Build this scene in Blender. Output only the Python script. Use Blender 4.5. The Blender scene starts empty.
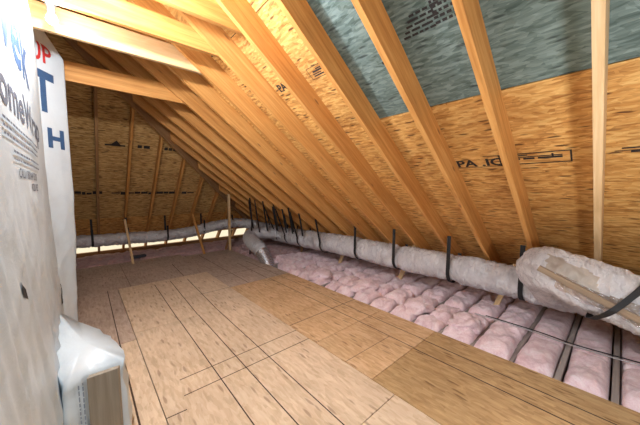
import bpy, bmesh, math, random
from mathutils import Matrix, Vector, noise
random.seed(7)
scene = bpy.context.scene
COL = scene.collection
PI = math.pi

# ------------------------------------------------------------------ camera
cam = bpy.data.cameras.new('camera'); cam_o = bpy.data.objects.new('camera', cam); COL.objects.link(cam_o)
cam.sensor_width = 36.0; cam.lens = 36.0 * 268.0 / 640.0
cam.clip_start = 0.02
Mx = Matrix(((0.74749253, -0.05557344, 0.66194147), (-0.66427021, -0.0625359, 0.74487204), (0.0, -0.99649428, -0.0836609)))
right = Vector((Mx[0][0], Mx[1][0], Mx[2][0])); down = Vector((Mx[0][1], Mx[1][1], Mx[2][1])); fwd = Vector((Mx[0][2], Mx[1][2], Mx[2][2]))
R = Matrix((right, -down, -fwd)).transposed()
cam_o.matrix_world = Matrix.Translation((0, 0, 1.5)) @ R.to_4x4()
scene.camera = cam_o

# ------------------------------------------------------------------ world, lights, exposure
world = bpy.data.worlds.new('World'); scene.world = world; world.use_nodes = True
bg = world.node_tree.nodes['Background']; bg.inputs['Color'].default_value = (1.0, 0.88, 0.62, 1); bg.inputs['Strength'].default_value = 0.85
def lamp(name, loc, power, color, radius):
    l = bpy.data.lights.new(name, 'POINT'); l.energy = power; l.color = color; l.shadow_soft_size = radius
    o = bpy.data.objects.new(name, l); COL.objects.link(o); o.location = loc; return o
lamp('bulb_and_fill_light', (0.02, 1.80, 2.60), 125, (0.97, 0.96, 1.0), 0.035)
lamp('bulb_and_fill_light', (-0.07, 2.60, 2.66), 16, (1.0, 0.97, 0.95), 0.03)
lamp('bulb_and_fill_light', (1.25, -0.55, 1.1), 52, (0.95, 0.96, 1.0), 0.12)  # added off-frame fill light beside the camera, no bulb there
vs = scene.view_settings
vs.view_transform = 'Standard'; vs.look = 'None'; vs.gamma = 1.0; vs.use_curve_mapping = False; vs.exposure = 0.30

# ------------------------------------------------------------------ materials
def new_mat(name):
    m = bpy.data.materials.new(name); m.use_nodes = True
    nt = m.node_tree; b = nt.nodes['Principled BSDF']
    return m, nt, b
def nd(nt, t, **kw):
    n = nt.nodes.new(t)
    for k, v in kw.items():
        if k in n.inputs.keys() if hasattr(n.inputs, 'keys') else False: n.inputs[k].default_value = v
        else: setattr(n, k, v)
    return n
def ramp(nt, fac, stops):
    r = nt.nodes.new('ShaderNodeValToRGB'); el = r.color_ramp.elements
    while len(el) > 1: el.remove(el[-1])
    el[0].position = stops[0][0]; el[0].color = (*stops[0][1], 1)
    for p, c in stops[1:]:
        e = el.new(p); e.color = (*c, 1)
    nt.links.new(fac, r.inputs[0]); return r.outputs[0]
def mix(nt, fac, a, b, mode='MIX'):
    m = nt.nodes.new('ShaderNodeMix'); m.data_type = 'RGBA'; m.blend_type = mode
    for s, v in ((m.inputs[0], fac), (m.inputs[6], a), (m.inputs[7], b)):
        if hasattr(v, 'links'): nt.links.new(v, s)
        elif isinstance(v, tuple): s.default_value = (*v, 1) if len(v) == 3 else v
        else: s.default_value = v
    return m.outputs[2]
def coords(nt, scale, shift=True, rot=(0, 0, 0)):
    tc = nt.nodes.new('ShaderNodeTexCoord'); mp = nt.nodes.new('ShaderNodeMapping')
    mp.inputs['Scale'].default_value = scale; mp.inputs['Rotation'].default_value = rot
    src = tc.outputs['Object']
    if shift:
        oi = nt.nodes.new('ShaderNodeObjectInfo'); mu = nt.nodes.new('ShaderNodeMath'); mu.operation = 'MULTIPLY'; mu.inputs[1].default_value = 37.0
        nt.links.new(oi.outputs['Random'], mu.inputs[0])
        va = nt.nodes.new('ShaderNodeVectorMath'); va.operation = 'ADD'
        nt.links.new(src, va.inputs[0]); nt.links.new(mu.outputs[0], va.inputs[1]); src = va.outputs[0]
    nt.links.new(src, mp.inputs['Vector']); return mp.outputs[0]
def noise_tex(nt, vec, scale, detail=4, rough=0.55, dist=0.0):
    n = nt.nodes.new('ShaderNodeTexNoise'); n.inputs['Scale'].default_value = scale; n.inputs['Detail'].default_value = detail
    n.inputs['Roughness'].default_value = rough; n.inputs['Distortion'].default_value = dist
    nt.links.new(vec, n.inputs['Vector']); return n.outputs['Fac']
def voro(nt, vec, scale, rnd=1.0):
    n = nt.nodes.new('ShaderNodeTexVoronoi'); n.inputs['Scale'].default_value = scale; n.inputs['Randomness'].default_value = rnd
    nt.links.new(vec, n.inputs['Vector']); return n
def bump(nt, b, h, strength, dist=0.01):
    n = nt.nodes.new('ShaderNodeBump'); n.inputs['Strength'].default_value = strength; n.inputs['Distance'].default_value = dist
    nt.links.new(h, n.inputs['Height']); nt.links.new(n.outputs[0], b.inputs['Normal'])

def osb(name, dark, mid, light, fleck, fleck_amt=0.5, flake=1.0):
    m, nt, b = new_mat(name)
    v0 = coords(nt, (1, 1, 1))
    # distort the coordinates so that flakes lie at varied angles
    nz = nt.nodes.new('ShaderNodeTexNoise'); nz.inputs['Scale'].default_value = 7.0; nz.inputs['Detail'].default_value = 2
    nt.links.new(v0, nz.inputs['Vector'])
    vm = nt.nodes.new('ShaderNodeVectorMath'); vm.operation = 'MULTIPLY_ADD'; vm.inputs[1].default_value = (0.03, 0.03, 0.0)
    nt.links.new(nz.outputs['Color'], vm.inputs[0]); nt.links.new(v0, vm.inputs[2])
    def sc(s, r=0.0):
        mp = nt.nodes.new('ShaderNodeMapping'); mp.inputs['Scale'].default_value = s; mp.inputs['Rotation'].default_value = (0, 0, r)
        nt.links.new(vm.outputs[0], mp.inputs['Vector']); return mp.outputs[0]
    a = voro(nt, sc((13 * flake, 62 * flake, 1), 0.12), 1.0); c = voro(nt, sc((17 * flake, 55 * flake, 1), -0.45), 1.0)
    sa = nt.nodes.new('ShaderNodeSeparateColor'); nt.links.new(a.outputs['Color'], sa.inputs[0])
    sb = nt.nodes.new('ShaderNodeSeparateColor'); nt.links.new(c.outputs['Color'], sb.inputs[0])
    ad = nt.nodes.new('ShaderNodeMath'); ad.operation = 'ADD'; nt.links.new(sa.outputs[0], ad.inputs[0]); nt.links.new(sb.outputs[0], ad.inputs[1])
    hf = nt.nodes.new('ShaderNodeMath'); hf.operation = 'MULTIPLY'; hf.inputs[1].default_value = 0.5; nt.links.new(ad.outputs[0], hf.inputs[0])
    col = ramp(nt, hf.outputs[0], ((0.12, dark), (0.45, mid), (0.85, light)))
    st = noise_tex(nt, sc((5, 45, 1)), 1.0, 5, 0.6)
    col = mix(nt, 0.30, col, ramp(nt, st, ((0.35, dark), (0.65, light))))
    big = noise_tex(nt, sc((1, 1, 1)), 1.6, 3)
    col = mix(nt, 0.45, col, ramp(nt, big, ((0.3, (0.62, 0.60, 0.58)), (0.65, (1, 1, 1)))), 'MULTIPLY')
    fl = voro(nt, sc((7 * flake, 34 * flake, 1), 0.2), 1.0)
    f = ramp(nt, fl.outputs['Distance'], ((0.20, (1, 1, 1)), (0.34, (0, 0, 0))))
    s2 = nt.nodes.new('ShaderNodeSeparateColor'); nt.links.new(fl.outputs['Color'], s2.inputs[0])
    f2 = ramp(nt, s2.outputs[1], ((0.70, (0, 0, 0)), (0.74, (1, 1, 1))))
    ff = mix(nt, 1.0, f, f2, 'MULTIPLY')
    sf = nt.nodes.new('ShaderNodeMath'); sf.operation = 'MULTIPLY'; sf.inputs[1].default_value = fleck_amt; nt.links.new(ff, sf.inputs[0])
    col = mix(nt, sf.outputs[0], col, fleck)
    nt.links.new(col, b.inputs['Base Color']); b.inputs['Roughness'].default_value = 0.62
    b.inputs['Specular IOR Level'].default_value = 0.25
    bump(nt, b, hf.outputs[0], 0.25, 0.004)
    return m
def lumber(name, c1, c2, c3, knot=(0.16, 0.07, 0.03), rough=0.6):
    m, nt, b = new_mat(name)
    v = coords(nt, (1.0, 14, 14))
    g = noise_tex(nt, v, 1.5, 6, 0.65, 0.6)
    col = ramp(nt, g, ((0.28, c1), (0.5, c2), (0.72, c3)))
    g2 = noise_tex(nt, coords(nt, (1.5, 60, 60)), 1.0, 3, 0.5)
    col = mix(nt, 0.25, col, ramp(nt, g2, ((0.35, c1), (0.6, c3))))
    k = voro(nt, coords(nt, (2.6, 9, 9)), 1.0)
    kk = ramp(nt, k.outputs['Distance'], ((0.05, (1, 1, 1)), (0.12, (0, 0, 0))))
    sx = nt.nodes.new('ShaderNodeSeparateColor'); nt.links.new(k.outputs['Color'], sx.inputs[0])
    k2 = ramp(nt, sx.outputs[0], ((0.70, (0, 0, 0)), (0.74, (1, 1, 1))))
    ks = mix(nt, 1.0, kk, k2, 'MULTIPLY')
    mu = nt.nodes.new('ShaderNodeMath'); mu.operation = 'MULTIPLY'; mu.inputs[1].default_value = 0.75; nt.links.new(ks, mu.inputs[0])
    col = mix(nt, mu.outputs[0], col, knot)
    oi = nt.nodes.new('ShaderNodeObjectInfo')
    col = mix(nt, 0.5, col, ramp(nt, oi.outputs['Random'], ((0.0, (0.86, 0.80, 0.74)), (1.0, (1.0, 1.0, 1.0)))), 'MULTIPLY')
    nt.links.new(col, b.inputs['Base Color']); b.inputs['Roughness'].default_value = rough; b.inputs['Specular IOR Level'].default_value = 0.3
    bump(nt, b, g, 0.15, 0.003)
    return m
def plain(name, col, rough=0.6, metal=0.0, nscale=30, amt=0.25, bmp=0.1, bdist=0.003, stretch=(1, 1, 1)):
    m, nt, b = new_mat(name)
    n = noise_tex(nt, coords(nt, stretch), nscale, 5, 0.6)
    d = tuple(c * (1 - amt) for c in col); l = tuple(min(1, c * (1 + amt * 0.6)) for c in col)
    nt.links.new(ramp(nt, n, ((0.3, d), (0.7, l))), b.inputs['Base Color'])
    b.inputs['Roughness'].default_value = rough; b.inputs['Metallic'].default_value = metal
    if bmp: bump(nt, b, n, bmp, bdist)
    return m
M = {}
M['roof_osb'] = osb('roof_osb', (0.34, 0.135, 0.03), (0.64, 0.31, 0.08), (0.86, 0.55, 0.20), (0.06, 0.022, 0.01), 0.85)
M['hip_osb'] = osb('hip_osb', (0.26, 0.13, 0.04), (0.52, 0.30, 0.10), (0.74, 0.50, 0.21), (0.05, 0.02, 0.01), 0.85)
M['blue_osb'] = osb('blue_osb', (0.060, 0.095, 0.085), (0.135, 0.19, 0.175), (0.25, 0.33, 0.31), (0.02, 0.03, 0.03), 0.7)
M['floor_pale'] = osb('floor_pale', (0.58, 0.43, 0.28), (0.71, 0.54, 0.37), (0.80, 0.65, 0.48), (0.28, 0.17, 0.11), 0.6, 0.8)
M['floor_tan'] = osb('floor_tan', (0.52, 0.32, 0.16), (0.66, 0.43, 0.23), (0.77, 0.55, 0.33), (0.22, 0.11, 0.05), 0.6, 0.8)
M['floor_gold'] = osb('floor_gold', (0.36, 0.22, 0.10), (0.50, 0.32, 0.15), (0.62, 0.43, 0.22), (0.16, 0.08, 0.03), 0.7, 0.8)
M['floor_dim'] = osb('floor_dim', (0.42, 0.31, 0.24), (0.52, 0.40, 0.31), (0.62, 0.50, 0.40), (0.22, 0.14, 0.10), 0.5, 0.8)  # greyer, darker floor tone for the left and far panels
M['pine'] = lumber('pine', (0.40, 0.16, 0.037), (0.58, 0.27, 0.070), (0.73, 0.41, 0.14))
M['pine_pale'] = lumber('pine_pale', (0.56, 0.36, 0.17), (0.70, 0.48, 0.25), (0.80, 0.60, 0.36))
M['pine_dark'] = lumber('pine_dark', (0.24, 0.12, 0.05), (0.36, 0.19, 0.08), (0.46, 0.27, 0.12))
M['grey_wood'] = lumber('grey_wood', (0.22, 0.19, 0.15), (0.30, 0.265, 0.21), (0.37, 0.33, 0.27), (0.08, 0.06, 0.05))
M['joist'] = lumber('joist', (0.26, 0.23, 0.21), (0.36, 0.32, 0.30), (0.44, 0.40, 0.37))
M['line'] = plain('dark_seam', (0.07, 0.04, 0.025), 0.9, bmp=0)
M['stamp'] = plain('stamp_ink', (0.025, 0.02, 0.02), 0.8, amt=0.6, nscale=200, bmp=0)
M['felt'] = plain('roof_felt', (0.03, 0.03, 0.03), 0.95, bmp=0)
M['strap'] = plain('black_strap', (0.007, 0.007, 0.008), 0.75)
M['cable'] = plain('grey_cable', (0.45, 0.42, 0.42), 0.5)
M['drywall'] = plain('drywall_back', (0.28, 0.20, 0.17), 0.95)
M['wall_board'] = plain('wall_board', (0.4, 0.36, 0.3), 0.9)
M['dark_baffle'] = plain('dark_baffle', (0.03, 0.035, 0.05), 0.6)
M['tyvek_blue'] = plain('print_blue', (0.035, 0.09, 0.20), 0.6, amt=0.15, bmp=0)
M['tyvek_fine'] = plain('print_fine', (0.22, 0.28, 0.36), 0.6, amt=0.1, bmp=0)
M['tyvek_red'] = plain('print_red', (0.50, 0.03, 0.03), 0.6, amt=0.15, bmp=0)
M['tyvek_grey'] = plain('print_grey', (0.10, 0.12, 0.16), 0.6, amt=0.15, bmp=0)
M['brass'] = plain('lamp_socket', (0.05, 0.05, 0.05), 0.4)
def mk_foil(name, base, metal, rough, bs):
    m, nt, b = new_mat(name)
    n = noise_tex(nt, coords(nt, (1, 0.45, 0.45)), 26, 7, 0.72, 1.6)
    n2 = noise_tex(nt, coords(nt, (1, 1, 1)), 5, 3, 0.6)
    nt.links.new(ramp(nt, n2, ((0.3, tuple(c * 0.78 for c in base)), (0.7, base))), b.inputs['Base Color'])
    b.inputs['Metallic'].default_value = metal; b.inputs['Roughness'].default_value = rough
    bump(nt, b, n, bs, 0.035); return m
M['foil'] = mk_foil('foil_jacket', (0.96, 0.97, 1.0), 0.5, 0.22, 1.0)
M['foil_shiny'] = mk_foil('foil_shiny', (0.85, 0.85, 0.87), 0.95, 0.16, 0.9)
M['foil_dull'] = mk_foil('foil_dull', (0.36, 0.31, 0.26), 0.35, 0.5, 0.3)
M['brown_wood'] = lumber('brown_wood', (0.14, 0.10, 0.07), (0.22, 0.155, 0.10), (0.30, 0.22, 0.15))
M['flex'] = mk_foil('bare_flex', (0.78, 0.78, 0.80), 0.9, 0.25, 0.3)
def mk_ins(name, a, b_, c):
    m, nt, b = new_mat(name)
    n = noise_tex(nt, coords(nt, (1, 1, 1)), 9, 6, 0.7, 0.8)
    nf = noise_tex(nt, coords(nt, (1, 1, 1)), 90, 3, 0.6)
    col = ramp(nt, n, ((0.30, a), (0.5, b_), (0.70, c)))
    col = mix(nt, 0.18, col, ramp(nt, nf, ((0.35, a), (0.65, c))))
    nt.links.new(col, b.inputs['Base Color']); b.inputs['Roughness'].default_value = 0.95; b.inputs['Specular IOR Level'].default_value = 0.1
    b.inputs['Sheen Weight'].default_value = 0.2
    bump(nt, b, n, 0.6, 0.02); return m
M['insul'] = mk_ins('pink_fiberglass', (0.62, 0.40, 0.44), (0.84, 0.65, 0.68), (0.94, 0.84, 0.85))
M['insul_far'] = mk_ins('shaded_pink_fiberglass', (0.36, 0.20, 0.19), (0.52, 0.33, 0.32), (0.64, 0.46, 0.45))  # darker copy of the pink fiberglass, far-end shade put into the colour
m, nt, b = new_mat('house_wrap')
n = noise_tex(nt, coords(nt, (1, 1, 1)), 4, 5, 0.6, 0.8); nf = noise_tex(nt, coords(nt, (1, 1, 1)), 14, 5, 0.6, 1.5)
nt.links.new(ramp(nt, n, ((0.3, (0.52, 0.60, 0.65)), (0.65, (0.58, 0.67, 0.72)))), b.inputs['Base Color'])
b.inputs['Roughness'].default_value = 0.38
bump(nt, b, nf, 0.12, 0.015)
M['wrap'] = m
m, nt, b = new_mat('lit_bulb'); b.inputs['Base Color'].default_value = (1, 1, 1, 1)
b.inputs['Emission Color'].default_value = (1, 0.95, 0.85, 1); b.inputs['Emission Strength'].default_value = 40
M['bulb'] = m

# ------------------------------------------------------------------ object helpers
def tag(o, label=None, cat=None, group=None, kind=None):
    if label: o['label'] = label
    if cat: o['category'] = cat
    if group: o['group'] = group
    if kind: o['kind'] = kind
    return o
def frame_of(origin, xdir, zhint):
    x = Vector(xdir).normalized(); z = Vector(zhint); z = (z - x * z.dot(x)).normalized(); y = z.cross(x)
    m = Matrix((x, y, z)).transposed().to_4x4(); m.translation = Vector(origin); return m
def obj(name, verts, faces, mats, frame=None, parent=None, smooth=False, midx=None, bevel=0.0):
    """verts in world coordinates; frame gives the object's own axes"""
    if frame is None: frame = Matrix.Identity(4)
    inv = frame.inverted()
    me = bpy.data.meshes.new(name); me.from_pydata([inv @ Vector(v) for v in verts], [], faces)
    if not isinstance(mats, (list, tuple)): mats = [mats]
    for mm in mats: me.materials.append(mm)
    if midx:
        for p, i in zip(me.polygons, midx): p.material_index = i
    bm = bmesh.new(); bm.from_mesh(me)
    if not midx: bmesh.ops.recalc_face_normals(bm, faces=bm.faces)
    if bevel: bmesh.ops.bevel(bm, geom=list(bm.edges), offset=bevel, segments=1, affect='EDGES', profile=0.5)
    bm.to_mesh(me); bm.free()
    if smooth:
        for p in me.polygons: p.use_smooth = True
    o = bpy.data.objects.new(name, me); COL.objects.link(o)
    if parent is not None:
        o.parent = parent; o.matrix_parent_inverse = Matrix.Identity(4)
        o.matrix_basis = parent.matrix_world.inverted() @ frame if parent.matrix_world != Matrix.Identity(4) else frame
    else: o.matrix_world = frame
    return o
def empty(name, loc=(0, 0, 0)):
    o = bpy.data.objects.new(name, None); COL.objects.link(o); o.location = loc; o.matrix_world = Matrix.Translation(loc); o.empty_display_size = 0.1
    return o
def prism(poly, axis, a, b):
    """poly of 2D points in the other two axes (x,z) for axis y or (y,z) for axis x or (x,y) for z"""
    vs_, n = [], len(poly)
    for t in (a, b):
        for p in poly:
            vs_.append({'y': (p[0], t, p[1]), 'x': (t, p[0], p[1]), 'z': (p[0], p[1], t)}[axis])
    fs = [tuple(range(n))[::-1], tuple(range(n, 2 * n))] + [(i, (i + 1) % n, n + (i + 1) % n, n + i) for i in range(n)]
    return vs_, fs
def beam(name, p, q, w, d, mat, zhint=(0, 0, 1), parent=None, bevel=0.002):
    """board from p to q, w across, d deep along zhint"""
    p = Vector(p); q = Vector(q); fr = frame_of(p, q - p, zhint); L = (q - p).length
    vs_ = [fr @ Vector((x, y, z)) for x in (0, L) for y in (-w / 2, w / 2) for z in (-d / 2, d / 2)]
    fs = [(0, 1, 3, 2), (4, 6, 7, 5), (0, 4, 5, 1), (2, 3, 7, 6), (0, 2, 6, 4), (1, 5, 7, 3)]
    return obj(name, vs_, fs, mat, fr, parent, bevel=bevel)
def smooth_path(pts, n=10):
    P = [Vector(p) for p in pts]; out = []
    for i in range(len(P) - 1):
        p0 = P[max(i - 1, 0)]; p1 = P[i]; p2 = P[i + 1]; p3 = P[min(i + 2, len(P) - 1)]
        for k in range(n):
            t = k / n
            out.append(0.5 * ((2 * p1) + (p2 - p0) * t + (2 * p0 - 5 * p1 + 4 * p2 - p3) * t * t + (3 * p1 - p0 - 3 * p2 + p3) * t ** 3))
    out.append(P[-1]); return out
def resample(path, step):
    out = [path[0]]; acc = 0
    for a, b in zip(path, path[1:]):
        L = (b - a).length
        if L < 1e-9: continue
        pos = 0
        while acc + (L - pos) >= step:
            pos += step - acc; acc = 0; out.append(a + (b - a) * (pos / L))
        acc += L - pos
    out.append(path[-1]); return out
def tube(path, rad, nseg=28, wr=None, caps=True):
    vs_, fs = [], []
    n = len(path); up = Vector((0, 0, 1)); prev = None; s = 0
    for i, p in enumerate(path):
        t = (path[min(i + 1, n - 1)] - path[max(i - 1, 0)]).normalized()
        if prev is None:
            u = up if abs(t.z) < 0.9 else Vector((1, 0, 0))
        else: u = prev
        u = (u - t * u.dot(t)).normalized(); prev = u; v = t.cross(u)
        if i: s += (path[i] - path[i - 1]).length
        for k in range(nseg):
            a = 2 * PI * k / nseg; r = rad(s) if callable(rad) else rad
            dirv = u * math.cos(a) + v * math.sin(a)
            if wr: r += wr(s, a, p + dirv * r)
            vs_.append(p + dirv * r)
    for i in range(n - 1):
        for k in range(nseg):
            fs.append((i * nseg + k, i * nseg + (k + 1) % nseg, (i + 1) * nseg + (k + 1) % nseg, (i + 1) * nseg + k))
    if caps: fs += [tuple(range(nseg))[::-1], tuple((n - 1) * nseg + k for k in range(nseg))]
    return vs_, fs
def ribbon(path, normals, w, th, widthdir=None):
    """flat strap: path points, outward normals, width along widthdir"""
    vs_, fs = [], []
    for i, p in enumerate(path):
        n_ = normals[i].normalized(); wd = Vector(widthdir)
        for a, b in ((-1, 0), (1, 0), (1, 1), (-1, 1)): vs_.append(p + wd * (a * w / 2) + n_ * (b * th))
    for i in range(len(path) - 1):
        for k in range(4): fs.append((i * 4 + k, i * 4 + (k + 1) % 4, i * 4 + 4 + (k + 1) % 4, i * 4 + 4 + k))
    fs += [(3, 2, 1, 0), tuple(len(path) * 4 - 4 + k for k in range(4))]
    return vs_, fs
ORD = ['first', 'second', 'third', 'fourth', 'fifth', 'sixth', 'seventh', 'eighth', 'ninth', 'tenth', 'eleventh', 'twelfth', 'thirteenth',
       'fourteenth', 'fifteenth', 'sixteenth', 'seventeenth', 'eighteenth', 'nineteenth', 'twentieth', 'twenty-first', 'twenty-second', 'twenty-third', 'twenty-fourth', 'twenty-fifth']

# roof planes:  main slope .6x+.8z=2.95 (sheathing underside), hip slope y+z=8.5
RS, RB = 2.95, 2.75
HS, HB = 8.5, 8.3
XR = -1.0
zmain = lambda x, d=RS: (d - 0.6 * x) / 0.8
xmain = lambda z, d=RS: (d - 0.8 * z) / 0.6
ZR = zmain(XR)
S2 = math.sqrt(0.5)

# ------------------------------------------------------------------ setting
# roof deck above the panels (main slope, hip end, left slope)
def slab(name, pts, nrm, th, mat):
    n_ = Vector(nrm).normalized(); k = len(pts)
    vs_ = [Vector(p) for p in pts] + [Vector(p) + n_ * th for p in pts]
    fs = [tuple(range(k))[::-1], tuple(range(k, 2 * k))] + [(i, (i + 1) % k, k + (i + 1) % k, k + i) for i in range(k)]
    return obj(name, vs_, fs, mat)
o1 = 0.018
def off(p, n_, d): return Vector(p) + Vector(n_) * d
nm = (0.6, 0, 0.8); nh = (0, S2, S2)
hipx = lambda z: xmain(z)
ceil = slab('ceiling', [off((XR, -2.6, ZR), nm, o1), off((5.35, -2.6, zmain(5.35)), nm, o1), off((5.35, HS - zmain(5.35), zmain(5.35)), nm, o1), off((XR, HS - ZR, ZR), nm, o1)], nm, 0.03, M['felt'])
tag(ceil, kind='structure')
# hip deck: stops above the eave gap
zg = 0.24
def hip_strip(z0, z1, d, mat, name):
    pts = [(-2 - hipx(z0), HS - z0, z0), (hipx(z0), HS - z0, z0), (hipx(z1), HS - z1, z1), (-2 - hipx(z1), HS - z1, z1)]
    return [off(p, nh, d) for p in pts]
tag(slab('ceiling', hip_strip(zg, ZR - 0.001, o1, None, ''), nh, 0.03, M['felt']), kind='structure')
tag(slab('ceiling', [(XR, -2.6, ZR), (-7.0, -2.6, zmain(5.0)), (-7.0, HS - zmain(5.0), zmain(5.0)), (XR, HS - ZR, ZR)], (-0.6, 0, 0.8), 0.03, M['pine_dark']), kind='structure')
# ceiling below (drywall of the rooms under the attic) and low closing wall at the eave
tag(slab('floor', [(-7, -2.6, -0.30), (5.3, -2.6, -0.30), (5.3, 8.55, -0.30), (-7, 8.55, -0.30)], (0, 0, -1), 0.04, M['drywall']), kind='structure')
vs_, fs = prism([(4.97, -0.3), (5.05, -0.3), (5.05, -0.12), (4.97, -0.07)], 'y', -2.6, 8.6)
tag(obj('wall_right', vs_, fs, M['pine_dark']), kind='structure')
vs_, fs = prism([(8.42, -0.3), (8.5, -0.3), (8.5, 0.0), (8.42, 0.0)], 'x', -7, 5.0)
tag(obj('wall_back', vs_, fs, M['pine_dark']), kind='structure')
vs_, fs = prism([(-6.9, -0.3), (5.3, -0.3), (XR, ZR + 0.02)], 'y', -2.66, -2.6)
tag(obj('wall_front', vs_, fs, M['wall_board']), kind='structure')

# ------------------------------------------------------------------ main slope sheathing panels
fr_main = lambda x, y: frame_of((x, y, zmain(x)), (0, 1, 0), nm)   # local x runs along the eave, y down/up slope
def panel_main(xa, xb, ya, yb, mat, label, lines=None):
    g = 0.0025
    xa_, xb_ = xa + g, xb - g; ya_, yb_ = ya + g, yb - g
    def hy(x): return HS - zmain(x)
    quad = [(xa_, ya_), (xb_, ya_), (xb_, min(yb_, hy(xb_))), (xa_, min(yb_, hy(xa_)))]
    bot = [Vector((x, y, zmain(x))) for x, y in quad]; n_ = Vector(nm) * 0.015
    vs_ = bot + [p + n_ for p in bot]
    fs = [(3, 2, 1, 0), (4, 5, 6, 7), (0, 1, 5, 4), (1, 2, 6, 5), (2, 3, 7, 6), (3, 0, 4, 7)]
    o = obj('sheathing_panel', vs_, fs, mat, fr_main(xa, ya))
    return tag(o, label, 'roof panel', 'sheathing panels of the right roof slope')
K = lambda k: 0.09 + 0.47 * k
X1, X2, X0 = 2.06, 3.02, 1.09
xe = 4.95
def clipy(x): return HS - zmain(x)
panels = []
rows = [(X2, xe, [K(-5), K(0) + .02, K(4) + .02, K(8) + .02, K(12) + .02, 9.5], 'lowest row by the eave'),
        (X1, X2, [K(-3) + .02, K(1) + .02, K(5) + .02, K(9) + .02, K(13) + .02, 9.5], 'second row up from the eave'),
        (X0, X1, [K(-1) + .02, K(3) + .02, K(7) + .02, K(11) + .02], 'third row up from the eave'),
        (XR, X0, [K(-3) + .02, K(3) + .02, K(7) + .02, K(11) + .02], 'top row by the ridge')]
for ri, (xa, xb, ys, rn) in enumerate(rows):
    for i in range(len(ys) - 1):
        blue = ri >= 2 and i == 0
        ya, yb = ys[i], ys[i + 1]
        if i == len(ys) - 2 or yb > clipy(xa): yb = max(clipy(xb), ya + 0.1)
        if ya > clipy(xa): continue
        lab = ('blue-green coated roof panel, ' + rn) if blue else ('flaked orange roof panel, %s, %s sheet from the right' % (rn, ORD[i]))
        panel_main(xa, xb, ya, yb, M['blue_osb'] if blue else M['roof_osb'], lab)

# hip end sheathing: courses with dark joints
hz = [zg, 0.87, 1.86, 2.85, ZR - 0.02]
for i in range(len(hz) - 1):
    pts = hip_strip(hz[i] + 0.003, hz[i + 1] - 0.003, 0.0, None, '')
    fr = frame_of(pts[0], (1, 0, 0), nh)
    vs_ = pts + [p + Vector(nh) * 0.015 for p in pts]
    fs = [(3, 2, 1, 0), (4, 5, 6, 7), (0, 1, 5, 4), (1, 2, 6, 5), (2, 3, 7, 6), (3, 0, 4, 7)]
    tag(obj('sheathing_panel', vs_, fs, M['roof_osb'] if i == 0 else M['hip_osb'], fr),
        'flaked wooden sheathing course on the far hip slope, ' + ('just above the eave gap' if i == 0 else ORD[i] + ' course up from the eave'), 'roof panel', 'sheathing courses of the far hip slope')

# ------------------------------------------------------------------ rafters of the main slope
TH = 0.042
def main_rafter(y, xtop, label, mat):
    xt = xtop
    poly = [(xt, zmain(xt) - 0.001), (xt, zmain(xt, RB)), (4.55, zmain(4.55, RB)), (4.72, -0.11), (5.05, zmain(5.05) - 0.001)]
    vs_, fs = prism(poly, 'y', y, y + TH)
    o = obj('rafter', vs_, fs, mat, frame_of((xt, y, zmain(xt)), (0.8, 0, -0.6), nm), bevel=0.002)
    return tag(o, label, 'rafter', 'rafters of the right roof slope')
lab0 = {0: 'pale pine rafter standing nearly upright in view at the far right', 1: 'pine rafter crossing the blue panels, second from the right, above the duct elbow',
        2: 'pine rafter third from the right, at the left edge of the stamped blue panel',
        3: 'pine rafter fourth from the right, between blue panel and bright flaked panel'}
for k in range(0, 18):
    y = K(k); xt = XR + 0.022 if y < HS - ZR - 0.05 else (y + TH - (HS - RS / 0.8)) / 0.75 + 0.045
    if xt > 4.3: continue
    main_rafter(y, xt, lab0.get(k, 'pine rafter on the right roof slope, %s from the right' % ORD[k]), M['pine_pale'] if k in (0,) else M['pine'])
# ridge board
vs_, fs = prism([(XR - .02, ZR - 0.28), (XR + .02, ZR - 0.28), (XR + .02, ZR - 0.035), (XR - .02, ZR - 0.035)], 'y', -2.5, HS - ZR)
tag(obj('ridge_board', vs_, fs, M['pine'], frame_of((XR, 0, ZR), (0, 1, 0), (0, 0, 1))), 'pine ridge board at the peak where the rafters meet', 'ridge board')
# hip rafter
p = Vector((XR, HS - ZR, ZR)); q = Vector((4.8, HS - zmain(4.8), zmain(4.8)))
dv = (q - p).normalized()
upv = Vector((0, 0, 1)); upv = (upv - dv * upv.dot(dv)).normalized()
hip = beam('hip_rafter', p - upv * 0.155, q - upv * 0.155, 0.042, 0.25, M['pine_dark'], (0, 0, 1))
tag(hip, 'dark brown hip rafter running diagonally down to the far corner, carrying the short jack rafters', 'rafter')
# jack rafters of the hip slope
for j in range(-1, 9):
    X = 0.245 + 0.478 * j
    if X < -0.5: continue
    ytop = (HS - RS / 0.8) + 0.75 * X + 0.05
    zb = -0.02
    poly = [(ytop, HS - ytop - 0.001), (ytop, HB - ytop), (HB - zb, zb), (HS - zb + 0.04, zb), (HS - zb + 0.04, HS - (HS - zb + 0.04) - 0.001 + 0.0)]
    poly = [(ytop, HS - ytop - 0.001), (ytop, HB - ytop), (HB - 0.0, 0.0), (HS - 0.03, 0.0), (HS - 0.001, 0.0)]
    poly = poly[:4]
    if HB - ytop < 0.15: continue
    vs_, fs = prism(poly, 'x', X - TH / 2, X + TH / 2)
    tag(obj('jack_rafter', vs_, fs, M['pine'] if j > 0 else M['pine_dark'], frame_of((X, ytop, HS - ytop), (0, -S2, S2), nh), bevel=0.002),
        'brown jack rafter on the far hip slope, %s from the white wrap' % ORD[j + 1], 'rafter', 'jack rafters of the far hip slope')

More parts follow.
